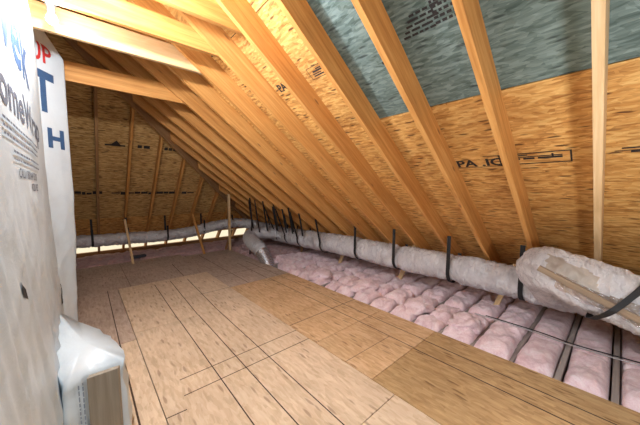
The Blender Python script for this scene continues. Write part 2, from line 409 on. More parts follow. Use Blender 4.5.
# collar ties, each on the far side of its rafter
def tie(y, zb, h, xl, label, mat):
    xs = lambda z: xmain(z) - 0.02
    poly = [(xl, zb), (xs(zb), zb), (xs(zb + h), zb + h), (xl, zb + h)]
    vs_, fs = prism(poly, 'y', y, y + 0.04)
    tag(obj('collar_tie', vs_, fs, mat, frame_of((xl, y, zb), (1, 0, 0), (0, 0, 1)), bevel=0.002), label, 'beam', 'collar ties')
tie(K(4) + TH + .001, 2.70, 0.17, -0.30, 'nearest collar tie at the top of the view, tucked behind the fifth rafter', M['pine'])
tie(K(5) + TH + .001, 2.70, 0.17, -0.30, 'orange pine collar tie at top left, above the brightly lit one', M['pine'])
tie(K(6) + TH + .001, 2.70, 0.19, -0.30, 'brightly lit pine collar tie with the glare at its left end', M['pine_pale'])
tie(K(8) + TH + .001, 2.63, 0.20, -0.9, 'farthest collar tie, dim and lowest in view, beside the red wrap lettering', M['pine'])

# ------------------------------------------------------------------ floor sheets
def sheet(xa, xb, ya, yb, mat, label, lines=(), z=0.0):
    g = 0.003
    xa, xb, ya, yb = xa + g, xb - g, ya + g, yb - g
    vs_ = [(x, y, zz) for zz in (z - 0.018, z) for x, y in ((xa, ya), (xb, ya), (xb, yb), (xa, yb))]
    fs = [(3, 2, 1, 0), (4, 5, 6, 7), (0, 1, 5, 4), (1, 2, 6, 5), (2, 3, 7, 6), (3, 0, 4, 7)]; mi = [0] * 6
    for (x0, y0, x1, y1, w) in lines:
        d = Vector((x1 - x0, y1 - y0, 0)).normalized(); n_ = Vector((-d.y, d.x, 0)) * w / 2; b0 = len(vs_)
        for P_ in (Vector((x0, y0, 0)) - n_, Vector((x1, y1, 0)) - n_, Vector((x1, y1, 0)) + n_, Vector((x0, y0, 0)) + n_):
            vs_.append((min(max(P_.x, xa), xb), min(max(P_.y, ya), yb), z + 0.0008))
        fs.append((b0, b0 + 1, b0 + 2, b0 + 3)); mi.append(1)
    o = obj('floor_panel', vs_, fs, [mat, M['line']], frame_of((xa, ya, z), (0, 1, 0), (0, 0, 1)), midx=mi)
    return tag(o, label, 'floor panel', 'flaked wooden floor panels')
W = 0.009
sheet(-1.6, 0.335, 3.16, 5.0, M['floor_dim'], 'dim floor panel at left beside the white wrap', [(0.20, 3.16, 0.21, 5.0, W)])
sheet(-1.6, 0.335, -2.5, 3.16, M['floor_pale'], 'narrow floor panel at lower left beside the grey board', [(0.19, -2.5, 0.20, 3.16, 0.012)])
sheet(0.335, 1.645, 3.31, 5.0, M['floor_pale'], 'pale floor panel in the left middle, with three long saw lines',
      [(0.76, 3.31, 0.79, 4.85, W), (0.97, 3.31, 1.02, 4.88, W), (1.20, 3.31, 1.26, 4.8, W), (1.2, 3.95, 1.645, 3.95, W)])
sheet(0.335, 1.645, 1.02, 3.31, M['floor_pale'], 'large pale floor panel at the centre with two short crosswise lines',
      [(0.74, 1.02, 0.765, 3.31, W), (0.955, 1.02, 0.975, 3.31, W), (1.175, 1.02, 1.20, 3.31, W), (0.50, 2.235, 1.645, 2.235, W), (0.48, 2.035, 1.645, 2.02, W),
       (0.335, 1.90, 0.46, 1.89, W)])
sheet(0.335, 1.645, -2.5, 1.02, M['floor_pale'], 'pale floor panel at the bottom edge of the view', [(1.25, -1, 1.25, 1.02, W)])
sheet(-1.6, 1.645, 5.0, 6.78, M['floor_dim'], 'dim floor panel at the far left by the hip eave', [(1.26, 5.0, 1.30, 6.0, W), (0.5, 5.0, 0.5, 6.7, 0.005), (-1.6, 5.9, 1.645, 5.9, 0.006)])
sheet(1.645, 2.74, 3.94, 6.55, M['floor_dim'], 'dim floor panel around the foot of the duct boot', [(1.95, 3.94, 1.95, 6.4, W), (2.3, 3.94, 2.32, 5.2, W), (2.53, 3.94, 2.53, 5.2, W), (1.645, 4.6, 2.74, 4.6, W)])
sheet(1.645, 2.74, 2.575, 3.94, M['floor_tan'], 'orange floor panel just beyond the middle, darker than its neighbours', [(2.31, 2.575, 2.32, 3.94, W), (2.525, 2.575, 2.53, 3.94, 0.006)])
sheet(1.645, 2.74, 1.915, 2.575, M['floor_tan'], 'short tan floor panel between two crosswise joints', [(1.645, 2.36, 2.74, 2.36, W), (2.30, 1.915, 2.305, 2.575, W), (2.50, 1.915, 2.51, 2.575, W)])
sheet(1.645, 2.74, 1.23, 1.915, M['floor_tan'], 'tan floor panel by the batts right of the centre', [(2.29, 1.23, 2.30, 1.915, W), (2.495, 1.23, 2.50, 1.915, W), (1.645, 1.52, 2.3, 1.5, 0.005)])
sheet(1.645, 2.74, -2.5, 1.23, M['floor_gold'], 'long golden floor panel at lower right along the batts', [(2.27, -2.5, 2.28, 1.23, 0.012), (2.475, -2.5, 2.485, 1.23, 0.012)])

# ------------------------------------------------------------------ joists and batts on the right
JY = [0.262 - 0.0 - 0.32 * 0, ]
J0, JS = -0.06, 0.318
joist_y = [J0 + JS * i for i in range(-3, 22)]
for i, y in enumerate(joist_y):
    vs_, fs = prism([(2.0, -0.295), (4.6, -0.295), (4.6, -0.03), (2.0, -0.03)], 'y', y - 0.02, y + 0.02)
    vis = {3: 'bare grey joist nearest the right edge, between two batts', 4: 'bare grey joist second from the right edge, between two batts'}
    if i < 1: continue
    tag(obj('ceiling_joist', vs_, fs, M['joist'], frame_of((2.0, y, -0.1), (1, 0, 0), (0, 0, 1)), bevel=0.002),
        vis.get(i, 'wooden ceiling joist almost buried by the pink batts, %s from the right' % ORD[i - 1]), 'joist', 'ceiling joists under the insulation')
def batt(xa, xb, ya, yb, zt, seed, label, mat, puff=0.085, rough=0.02, nx=84, ny=22, creases=(), name='insulation_batt', group='pink insulation batts'):
    vs_, fs = [], []
    sv = Vector((seed * 3.7, seed * 1.3, seed * 0.7))
    for i in range(nx + 1):
        for j in range(ny + 1):
            u, v = i / nx, j / ny
            x = xa + (xb - xa) * u; y = ya + (yb - ya) * v
            e = (1 - abs(2 * v - 1) ** 5) ** 0.55; e2 = min(1, min(u, 1 - u) * 14 + 0.25) ** 0.6
            h = zt - puff + puff * e * e2
            for c, wd in creases:
                h -= puff * 0.75 * math.exp(-((x - c + 0.05 * noise.noise(Vector((v * 2, seed, c)))) / wd) ** 2)
            q_ = Vector((x * 3.4, y * 3.9, 0)) + sv
            w = noise.noise(q_) * rough * 1.0 + (0.25 - abs(noise.noise(q_ * 1.5 + Vector((3, 3, 3))))) * rough * 2.0 + (0.25 - abs(noise.noise(q_ * 3.7))) * rough * 0.9 + noise.noise(q_ * 9) * rough * 0.25
            yy = y + noise.noise(q_ * 0.8 + Vector((9, 9, 9))) * rough * 0.8 * (1 if 0 < j < ny else 0.3)
            vs_.append((x + noise.noise(q_ + Vector((0, 7, 0))) * rough, yy, h + w))
    nb = len(vs_)
    for i in range(nx):
        for j in range(ny):
            a = i * (ny + 1) + j; fs.append((a, a + ny + 1, a + ny + 2, a + 1))
    # skirt and underside
    ring = [i * (ny + 1) for i in range(nx + 1)] + [nx * (ny + 1) + j for j in range(1, ny + 1)] + [i * (ny + 1) + ny for i in range(nx - 1, -1, -1)] + [j for j in range(ny - 1, 0, -1)]
    for r in ring: vs_.append((vs_[r][0], vs_[r][1], -0.285))
    L = len(ring)
    for k in range(L): fs.append((ring[k], ring[(k + 1) % L], nb + (k + 1) % L, nb + k))
    fs.append(tuple(nb + k for k in range(L)))
    o = obj(name, vs_, fs, mat, frame_of(((xa + xb) / 2, (ya + yb) / 2, -0.28), (1, 0, 0), (0, 0, 1)), smooth=True)
    return tag(o, label, 'insulation', group)
for i in range(2, len(joist_y) - 1):
    y0, y1 = joist_y[i], joist_y[i + 1]
    s = random.random
    near = i < 6
    g = 0.028 if i <= 4 else 0.012
    cr = [(3.40 + 0.05 * s(), 0.035)] if near else [(3.06 + 0.15 * s(), 0.04), (3.45 + 0.2 * s(), 0.04)]
    if i in (3, 4): cr = [(3.42, 0.02)]
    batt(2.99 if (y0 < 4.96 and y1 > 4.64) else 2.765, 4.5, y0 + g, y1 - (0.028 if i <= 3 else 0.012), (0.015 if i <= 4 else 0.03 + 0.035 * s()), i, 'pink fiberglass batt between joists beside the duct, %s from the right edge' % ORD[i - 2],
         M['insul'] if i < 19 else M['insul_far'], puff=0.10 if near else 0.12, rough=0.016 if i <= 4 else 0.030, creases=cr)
# hip end insulation, lying loose by the far eave, its shade put into the colour
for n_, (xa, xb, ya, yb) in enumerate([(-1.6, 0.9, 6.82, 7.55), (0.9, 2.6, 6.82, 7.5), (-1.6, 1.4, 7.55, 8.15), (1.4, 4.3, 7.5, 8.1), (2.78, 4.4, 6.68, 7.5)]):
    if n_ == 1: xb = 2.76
    lab = ['shade-toned pink batt by the far eave beside the white wrap', 'shade-toned pink batt by the far eave at the foot of the thin post', 'shade-toned pink batt under the far eave opening at left',
           'shade-toned pink batt under the far eave opening at right', 'shade-toned pink batt in the far corner under the straps'][n_]
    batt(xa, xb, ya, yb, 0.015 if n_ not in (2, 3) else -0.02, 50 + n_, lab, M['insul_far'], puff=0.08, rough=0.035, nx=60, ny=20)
# loose tufts torn from the batts (folded paper-like corner pieces)
def tuft(c, r, seed, label):
    bm = bmesh.new(); bmesh.ops.create_icosphere(bm, subdivisions=4, radius=1.0)
    vs_ = []
    for v in bm.verts:
        d = v.co.copy(); k = 1 + 0.45 * noise.noise(d * 1.7 + Vector((seed, 0, 0))) + 0.45 * (0.3 - abs(noise.noise(d * 2.6 + Vector((seed, 3, 0)))))
        vs_.append((c[0] + d.x * r[0] * k, c[1] + d.y * r[1] * k, c[2] + d.z * r[2] * k))
    fs = [tuple(v.index for v in f.verts) for f in bm.faces]; bm.free()
    tag(obj('insulation_tuft', vs_, fs, M['insul'], Matrix.Translation(c), smooth=True), label, 'insulation', 'loose pink tufts')
tuft((3.05, 1.05, 0.05), (0.20, 0.13, 0.07), 3, 'loose crumpled pink tuft on the batts in front of the short duct brace')
tuft((3.1, 1.62, 0.05), (0.22, 0.14, 0.075), 5, 'loose crumpled pink tuft near the middle of the batt strip')
tuft((3.15, 2.5, 0.05), (0.25, 0.15, 0.08), 8, 'loose pink tuft beside the joist brace left of the middle strap')
tuft((3.0, 3.4, 0.05), (0.22, 0.2, 0.08), 11, 'loose pink tuft farthest along the batts before the duct boot')

# thin cables over the batts
def wire(pts, r, label, mat, name='cable', cat='cable'):
    pa = resample(smooth_path(pts, 12), 0.05); vs_, fs = tube(pa, r, 8)
    return tag(obj(name, vs_, fs, mat, Matrix.Translation(pts[0]), smooth=True), label, cat)
wire([(3.34, 1.05, 0.07), (3.37, 0.6, 0.062), (3.40, 0.26, 0.03), (3.42, -0.06, 0.03), (3.45, -0.7, 0.05)], 0.006, 'thin grey cable running over the nearest batts and joists', M['cable'])
wire([(3.38, 0.95, 0.07), (3.41, 0.5, 0.058), (3.44, 0.2, 0.03), (3.47, -0.1, 0.032), (3.5, -0.7, 0.05)], 0.006, 'second thin grey cable just behind the first on the batts', M['strap'])

# ------------------------------------------------------------------ ducts
def quilt(seed, amp, pitch=0.28, fine=0.012):
    def f(s, a, p):
        q_ = Vector(p) * 9 + Vector((seed, 0, 0))
        return amp * 0.6 * noise.noise(Vector(p) * 3 + Vector((seed, 5, 0))) + fine * (0.6 * abs(noise.noise(q_)) + 0.9 * (0.3 - abs(noise.noise(Vector((q_.x * 1.2, q_.y * 3.0, q_.z * 1.2))))) + 0.5 * (0.3 - abs(noise.noise(q_ * 3.3)))) - 0.010 * math.exp(-((s % pitch - pitch / 2) / 0.02) ** 2)
    return f
XD, ZD, RD = 3.62, 0.465, 0.174
strap_y = [0.66, 1.42, 2.22, 2.98, 3.88, 4.62, 5.1, 5.5]
main_path = [(XD + .05, -1.6, ZD - .02), (XD + .02, -0.6, ZD), (XD, 0.4, ZD - .005), (XD, 1.5, ZD + .01), (XD, 2.4, ZD), (XD - .0, 3.4, ZD + .01), (XD, 4.6, ZD - .03), (XD, 5.6, ZD - .05), (XD + .02, 6.2, ZD - .02)]
def pinch(s):
    y = s - 1.6; r = RD
    for t in strap_y: r -= 0.022 * math.exp(-((y - t) / 0.05) ** 2)
    return r
pa = resample(smooth_path(main_path, 12), 0.013)
vs_, fs = tube(pa, pinch, 72, quilt(1, 0.02, 0.28, 0.034))
D1 = tag(obj('duct', vs_, fs, M['foil'], frame_of(main_path[0], (0, 1, 0), (0, 0, 1)), smooth=True), 'long silver insulated duct slung along the right eave under the rafters', 'duct')
# branch along the hip end
hp = [(-1.4, 7.35, 0.45), (-0.3, 7.32, 0.45), (0.76, 7.30, 0.42), (1.35, 7.30, 0.40), (2.03, 7.30, 0.43), (2.67, 7.28, 0.53), (3.2, 7.2, 0.58), (3.6, 6.95, 0.52), (3.68, 6.5, 0.47), (3.64, 6.15, 0.45)]
hs_x = [0.12, 0.72, 1.50, 2.35, 3.1]
pa = resample(smooth_path(hp, 10), 0.015)
vs_, fs = tube(pa, 0.122, 48, quilt(9, 0.012, 0.2, 0.035))
D2 = tag(obj('duct', vs_, fs, M['foil'], frame_of(hp[0], (1, 0, 0), (0, 0, 1)), smooth=True), 'thinner crinkled silver duct running along the far hip eave', 'duct')
# boot: flexible elbow dropping to the floor
bp = [(3.50, 5.55, 0.46), (3.18, 5.75, 0.47), (2.90, 5.72, 0.44), (2.78, 5.40, 0.36), (2.77, 5.02, 0.24), (2.82, 4.82, -0.02), (2.82, 4.80, -0.25)]
pa = resample(smooth_path(bp, 12), 0.02); cut = next(i for i, p_ in enumerate(pa) if p_.z < 0.20); pc = pa[cut - 1:]; pa = pa[:cut]
vs_, fs = tube(pa, 0.145, 28, lambda s, a, p: 0.012 * math.sin(s * 2 * PI / 0.055) * (1 if s > 0.75 else 0.3) + 0.012 * noise.noise(Vector(p) * 8))
D3 = empty('duct_boot', bp[-1]); tag(D3, 'short silver flexible elbow dropping from the duct corner to the floor', 'duct')
obj('jacket', vs_, fs, M['foil'], Matrix.Translation(bp[-1]), parent=D3, smooth=True)
pc = resample(pc, 0.006)
vs_, fs = tube(pc, 0.135, 32, lambda s, a, p: 0.010 * math.sin(s * 2 * PI / 0.028))
o = obj('ribbed_end', vs_, fs, M['flex'], Matrix.Translation(bp[-1]), parent=D3, smooth=True); o['label'] = "bare ribbed metal end"
# near duct ending in an elbow at right
np_ = [(2.86, -1.4, 0.34), (2.86, -0.7, 0.52), (2.86, -0.15, 0.69), (2.875, 0.16, 0.785), (2.94, 0.34, 0.82), (3.12, 0.44, 0.76), (3.36, 0.42, 0.62), (3.52, 0.38, 0.52)]
pa = resample(smooth_path(np_, 16), 0.011)
vs_, fs = tube(pa, lambda s: 0.185, 96, quilt(21, 0.02, 0.5, 0.026))
D4 = obj('duct', vs_, fs, M['foil'], frame_of(np_[0], (0, 1, 0), (0, 0, 1)), smooth=True)
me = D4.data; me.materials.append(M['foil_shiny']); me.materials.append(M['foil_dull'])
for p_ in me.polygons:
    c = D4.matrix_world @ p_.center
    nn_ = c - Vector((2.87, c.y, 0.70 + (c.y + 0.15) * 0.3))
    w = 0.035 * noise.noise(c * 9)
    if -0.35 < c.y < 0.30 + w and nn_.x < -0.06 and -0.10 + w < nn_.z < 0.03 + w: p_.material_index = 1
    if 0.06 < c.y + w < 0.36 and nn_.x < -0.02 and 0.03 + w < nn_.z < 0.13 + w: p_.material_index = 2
tag(D4, 'nearest fat silver duct rising from the right edge and bending back over the long duct', 'duct')
# straps
def u_strap(yc, xc, zc, r, top_l, top_r, w, label, axis='y'):
    """strap under the duct at (xc,zc), its two legs rising to top_l and top_r (offset,z)"""
    pts, nr = [], []
    def P(a_, z_): return Vector((a_, yc, z_)) if axis == 'y' else Vector((yc, a_, z_))
    pts.append(P(*top_l)); nr.append(P(top_l[0] - 1, top_l[1]) - P(*top_l))
    for k in range(0, 25):
        a = PI * (0.93) + (PI * 1.14) * k / 24
        c_, s_ = math.cos(a), math.sin(a)
        pts.append(P(xc + r * c_, zc + r * s_)); nr.append(P(xc + c_, zc + s_) - P(xc, zc))
    pts.append(P(*top_r)); nr.append(P(top_r[0] + 1, top_r[1]) - P(*top_r))
    vs_, fs = ribbon(pts, nr, w, 0.006, (0, 1, 0) if axis == 'y' else (1, 0, 0))
    return tag(obj('duct_strap', vs_, fs, M['strap'], Matrix.Translation(pts[0])), label, 'strap', 'black duct straps')
near_l = ['black strap around the long duct just left of the near duct elbow', 'black strap around the long duct, second from the right', 'black strap around the long duct, third from the right',
          'black strap around the long duct, fourth from the right', 'black strap around the long duct, fifth from the right', 'black strap around the long duct, sixth from the right', 'black strap around the long duct, seventh from the right', 'black strap hanging where the long duct reaches the far corner']
for i, y in enumerate(strap_y):
    far = i >= 4
    tl = (XD - 0.17, zmain(XD - 0.17, RB) + 0.07) if not far else (XD - 0.30 - 0.06 * (i - 4), zmain(XD - 0.30 - 0.06 * (i - 4), RB) + 0.06)
    tr = (XD + 0.19, zmain(XD + 0.19, RB) + 0.06)
    u_strap(y, XD, ZD - (0.0 if not far else 0.03), RD + 0.004, tl, tr, 0.045, near_l[i])
# bare hanging strap tails in the far corner
tails = [(3.25, 4.30, 0.55), (3.1, 4.45, 0.6), (3.15, 4.75, 0.58), (3.0, 4.85, 0.62), (3.1, 5.05, 0.6), (2.95, 5.2, 0.6), (3.05, 5.35, 0.55), (2.92, 5.5, 0.52), (2.86, 5.62, 0.02), (2.9, 5.75, 0.55), (3.0, 5.95, 0.5),
         (3.25, 4.62, 0.6), (3.2, 5.2, 0.6), (3.25, 5.6, 0.65), (3.35, 5.0, 0.62), (3.4, 5.45, 0.62)]
for i, (x, y, zb) in enumerate(tails):
    zt = zmain(x, RB) + 0.03
    pts = [Vector((x, y, zt)), Vector((x + .03, y - .01, (zt + zb) / 2 + .1)), Vector((x + .12 if zb > .1 else x - .02, y + .02, zb))]
    pts = smooth_path(pts, 6)
    vs_, fs = ribbon(pts, [Vector((-1, 0, 0))] * len(pts), 0.048, 0.006, (0, 1, 0)); rank = sorted(range(len(tails)), key=lambda q: (Vector((tails[q][0], tails[q][1], 0)).dot(right) / Vector((tails[q][0], tails[q][1], 0)).dot(fwd))).index(i)
    tag(obj('hanging_strap', vs_, fs, M['strap'], Matrix.Translation(pts[0])),
        'long black strap hanging to the floor in front of the duct boot' if zb < .1 else 'black strap hanging from the rafters in the far corner cluster, %s from its left' % ORD[rank], 'strap', 'black straps hanging in the far corner' if zb > .1 else None)
for i, x in enumerate(hs_x):
    zc = [0.445, 0.425, 0.405, 0.475, 0.57][i]
    u_strap(x, 7.3 - (0.05 if i == 4 else 0), zc, 0.130, (7.17, zc + 0.25), (7.42, HB - 7.42), 0.04,
            'black strap around the far hip duct, %s from the white wrap' % ORD[i], axis='x')
# strap around the near duct
c0 = Vector((2.86, -0.03, 0.725)); pts, nr = [], []
for k in range(49):
    a = 2 * PI * k / 48; ca, sa = math.cos(a), math.sin(a)
    rr_ = 0.212 + 0.036 * math.exp(-((a - PI * 1.06) / 0.35) ** 2)
    dz = rr_ * sa; pts.append(c0 + Vector((rr_ * ca, -0.65 * dz, dz + 0.18 * -0.65 * dz))); nr.append(Vector((ca, 0, sa)))
vs_, fs = ribbon(pts, nr, 0.042, 0.006, (0, 1, 0))
tag(obj('duct_strap', vs_, fs, M['strap'], Matrix.Translation(c0)), 'broad black strap wrapped round the nearest duct at the right edge', 'strap', 'black duct straps')

# ------------------------------------------------------------------ braces and posts
def brace(p, q, w, d, label, mat=None, zh=(0, 1, 0), name='wooden_brace'):
    tag(beam(name, p, q, w, d, mat or M['pine_pale'], zh), label, 'brace')
brace((2.640, 0.40, 0.895), (2.640, -1.0, 0.285), 0.030, 0.042, 'long narrow wooden brace lying along the near side of the nearest duct', M['brown_wood'], (0, 0, 1))
brace((3.86, 1.02, -0.10), (3.86, 0.80, 0.60), 0.035, 0.055, 'short wooden brace rising from the batts behind the long duct, nearest of them')
brace((3.86, 2.42, -0.10), (3.88, 2.12, 0.62), 0.035, 0.065, 'short wooden brace rising behind the middle of the long duct')
brace((3.86, 3.78, -0.10), (3.86, 3.50, 0.60), 0.035, 0.065, 'short wooden brace rising behind the long duct, third from the right')
brace((3.86, 5.05, -0.10), (3.86, 4.90, 0.60), 0.035, 0.055, 'short reddish wooden brace behind the long duct, fourth from the right', M['pine_dark'])
brace((0.71, 6.5, 0.0), (0.665, 7.05, 0.86), 0.04, 0.06, 'leaning wooden brace in front of the far duct, nearer the white wrap')
brace((2.08, 6.42, 0.0), (2.01, 6.98, 0.90), 0.04, 0.06, 'leaning wooden brace in front of the far duct, left of the thin post', M['pine'])
brace((2.70, 6.42, 0.0), (2.70, 6.42, 1.40), 0.05, 0.05, 'thin upright wooden post from the floor up to the hip rafter', name='post')
brace((2.62, 6.5, 0.03), (3.05, 7.1, 0.40), 0.04, 0.04, 'small slanting wooden strut right of the thin post', M['pine_dark'])
# long floor blocking below the far duct
brace((0.95, 7.92, 0.035), (4.0, 7.92, 0.035), 0.04, 0.07, 'dark wooden blocking lying along the far eave under the duct', M['pine_dark'], (0, 0, 1), 'blocking')
brace((1.0, 7.0, 0.045), (0.72, 6.98, 0.045), 0.12, 0.05, 'small blackish baffle lying under the far duct', M['dark_baffle'], (0, 0, 1), 'insulation_baffle')
# thin kicker near the upright rafter
brace((3.62, 0.32, 0.70), (3.92, 0.10, 0.90 - .2), 0.02, 0.03, 'thin wooden stick behind the near duct elbow, beside the upright rafter', M['pine'], (0, 0, 1))

# ------------------------------------------------------------------ white house wrap on the left wall
PLAN = [(-0.20, -1.6), (-0.20, 3.00), (-0.205, 3.12), (-0.28, 3.17), (-0.295, 3.22), (-0.27, 3.27), (-0.05, 3.59), (-0.10, 3.66), (-0.34, 3.70)]
SEG = [0.0]
for a, b in zip(PLAN, PLAN[1:]): SEG.append(SEG[-1] + math.dist(a, b))
def plan(s):
    s = max(0, min(SEG[-1] - 1e-6, s))
    for i in range(len(SEG) - 1):
        if s <= SEG[i + 1]:
            t = (s - SEG[i]) / (SEG[i + 1] - SEG[i]); a, b = PLAN[i], PLAN[i + 1]
            d = Vector((b[0] - a[0], b[1] - a[1])).normalized()
            return Vector((a[0] + (b[0] - a[0]) * t, a[1] + (b[1] - a[1]) * t)), Vector((d.y, -d.x)), i
def wrap_pt(s, z, out=0.0):
    p, n_, i = plan(s)
    x, y = p
    if z < 1.5: x += (0.065 if y < 2.9 else 0.0) * (1 - z / 1.5); y -= 0.0
    if z < 1.5 and y >= 3.3: x -= 0.05 * (1 - z / 1.5)
    if z > 2.72:
        t = min(1, (z - 2.72) / 0.5)
        if y > 2.9: x += (-0.33 - x) * t * 0.95; y += (3.25 - y) * t * 0.7
        x -= 0.10 * (z - 2.72)
    # wrinkles
    q_ = Vector((s * 1.6, z * 0.55 + s * 0.5, 0))
    w = 0.012 * noise.noise(q_ * 1.2)
    w += 0.004 * (1 - abs(noise.noise(Vector((s * 7 + z * 1.6, z * 0.9, 2)))) * 5) * max(0.0, min(1.0, (1.7 - z) / 0.5)) ; low = max(0.0, min(1.0, (1.65 - z) / 0.5)); cr = max(0.0, 1 - abs(noise.noise(Vector((s * 2.2 + z * 1.1, z * 0.7, 4)))) * 7)
    w += 0.008 * cr * (0.15 + 0.85 * low) + 0.003 * noise.noise(Vector((s * 9 + z * 5, z * 3.5, 1))) * (0.3 + low)
    w += 0.004 * max(0.0, 1 - abs(noise.noise(Vector((s * 4 - z * 3, z * 2.2 + s, 9)))) * 9) * (0.3 + low)
    k = out + w
    return Vector((x + n_.x * k, y + n_.y * k, z))
ns, nz = 330, 90; vs_, fs = [], []
ZT = 3.55
for i in range(ns + 1):
    for j in range(nz + 1): vs_.append(wrap_pt(SEG[-1] * i / ns, ZT * j / nz + 0.003))
for i in range(ns):
    for j in range(nz):
        a = i * (nz + 1) + j; fs.append((a, a + nz + 1, a + nz + 2, a + 1))
wrap = empty('house_wrap', (-0.2, 1.8, 0.0))
tag(wrap, 'tall wrinkled white house wrap sheet with printed lettering covering the left wall', 'house wrap')
wo = obj('membrane', vs_, fs, M['wrap'], Matrix.Translation((-0.2, 1.8, 0)), parent=wrap, smooth=True)
so = wo.modifiers.new('thick', 'SOLIDIFY'); so.thickness = 0.004; so.offset = -1
def text_mesh(body, size, mat, s0, z0, sx=1.0, name='lettering', slope=0.0, fn=None, offset=0.012, bold=0.0):
    cu = bpy.data.curves.new('t', 'FONT'); cu.body = body; cu.size = 1.0; cu.offset = bold; cu.resolution_u = 3
    to = bpy.data.objects.new('t', cu); COL.objects.link(to)
    bpy.context.view_layer.update()
    me = bpy.data.meshes.new_from_object(to.evaluated_get(bpy.context.evaluated_depsgraph_get()))
    bpy.data.objects.remove(to); bpy.data.curves.remove(cu)
    bm = bmesh.new(); bm.from_mesh(me); bpy.data.meshes.remove(me)
    k = size / 0.70     # size = capital height
    for v in bm.verts: v.co = Vector((v.co.x * k * sx, v.co.y * k, 0))
    bmesh.ops.triangulate(bm, faces=bm.faces)
    for _ in range(5):
        ed = [e for e in bm.edges if e.calc_length() > 0.03]
        if not ed: break
        bmesh.ops.subdivide_edges(bm, edges=ed, cuts=1); bmesh.ops.triangulate(bm, faces=bm.faces)
    fn = fn or wrap_pt
    vs_ = [fn(s0 + v.co.x, z0 + v.co.y + slope * v.co.x, offset) for v in bm.verts]
    fs = [tuple(v.index for v in f.verts) for f in bm.faces]; bm.free()
    return vs_, fs
def print_on_wrap(body, size, mat, s0, z0, label, sx=1.0, slope=0.0, bold=0.02):
    bpy.context.view_layer.update()
    vs_, fs = text_mesh(body, size, mat, s0, z0, sx, slope=slope, offset=0.0015, bold=bold)
    o = obj('lettering', vs_, fs, mat, Matrix.Translation((-0.2, 1.8, 0)), parent=wrap); o['label'] = label
Y2S = lambda y: y + 1.6
print_on_wrap('Tyvek', 0.31, M['tyvek_blue'], Y2S(1.02), 2.10, 'large blue lettering on the near sheet', 1.25, bold=0.02)
print_on_wrap('HomeWrap', 0.155, M['tyvek_grey'], Y2S(1.28), 1.83, 'dark grey lettering on the near sheet', 1.35, bold=0.02)
for k in range(4):
    print_on_wrap('water-resistant weather membrane for the wall', 0.020, M['tyvek_grey'], Y2S(1.55), 1.74 - 0.035 * k, 'fine print on the near sheet', 1.2, bold=0.0) if False else None
def bars(s0, s1, z0, n_, label):
    vs_, fs = [], []
    for k in range(n_):
        s = s0
        while s < s1:
            L = random.uniform(0.02, 0.07); a = min(s + L, s1); z = z0 - 0.030 * k
            b0 = len(vs_); vs_ += [wrap_pt(s, z, .004), wrap_pt(a, z, .004), wrap_pt(a, z + 0.010, .004), wrap_pt(s, z + 0.010, .004)]
            fs.append((b0, b0 + 1, b0 + 2, b0 + 3)); s = a + 0.012
    o = obj('lettering', vs_, fs, M['tyvek_grey'], Matrix.Translation((-0.2, 1.8, 0)), parent=wrap); o['label'] = label
bars(Y2S(1.50), Y2S(2.5), 1.765, 3, 'rows of fine illegible print')
bars(Y2S(1.65), Y2S(2.5), 1.655, 2, 'two long rows of fine print')
print_on_wrap('CALL 1 800 44 80 000', 0.042, M['tyvek_grey'], Y2S(1.75), 1.555, 'small dark line of print', 1.1, bold=0.01)
print_on_wrap('4028 17952', 0.040, M['tyvek_grey'], Y2S(2.08), 1.495, 'second small dark line of print', 1.1, bold=0.01)
sf = SEG[5]
print_on_wrap('UP', 0.15, M['tyvek_red'], sf + 0.0, 2.60, 'red lettering at the top of the far flap', 0.9, bold=0.02)
print_on_wrap('T', 0.33, M['tyvek_blue'], sf + 0.015, 2.19, 'tall blue letter on the far flap', 0.8, bold=0.03)
print_on_wrap('H', 0.16, M['tyvek_blue'], sf + 0.13, 1.885, 'blue letter low on the far flap', 1.2, bold=0.04)
print_on_wrap('C', 0.11, M['stamp'], Y2S(2.62), 0.42, 'black letter low on the crease', 1.6, bold=0.03)
print_on_wrap('I', 0.16, M['stamp'], Y2S(2.80), 0.62, 'black stroke low on the crease', 1.6, bold=0.02)
vs_ = [wrap_pt(Y2S(y_), z_, .002) for y_, z_ in ((1.42, 1.17), (1.46, 1.10), (1.53, 1.07), (1.50, 1.12), (1.46, 1.15))]
o = obj('tear', vs_, [(0, 1, 2, 3, 4)], M['stamp'], Matrix.Translation((-0.2, 1.8, 0)), parent=wrap); o['label'] = 'small dark tear in the sheet'
# wall carcass behind the wrap
vs_, fs = prism([(-0.62, -1.6), (-0.47, -1.6), (-0.47, 3.66), (-0.62, 3.66)], 'z', 0.0, 3.4)
tag(obj('wall_left', vs_, fs, M['wall_board']), kind='structure')

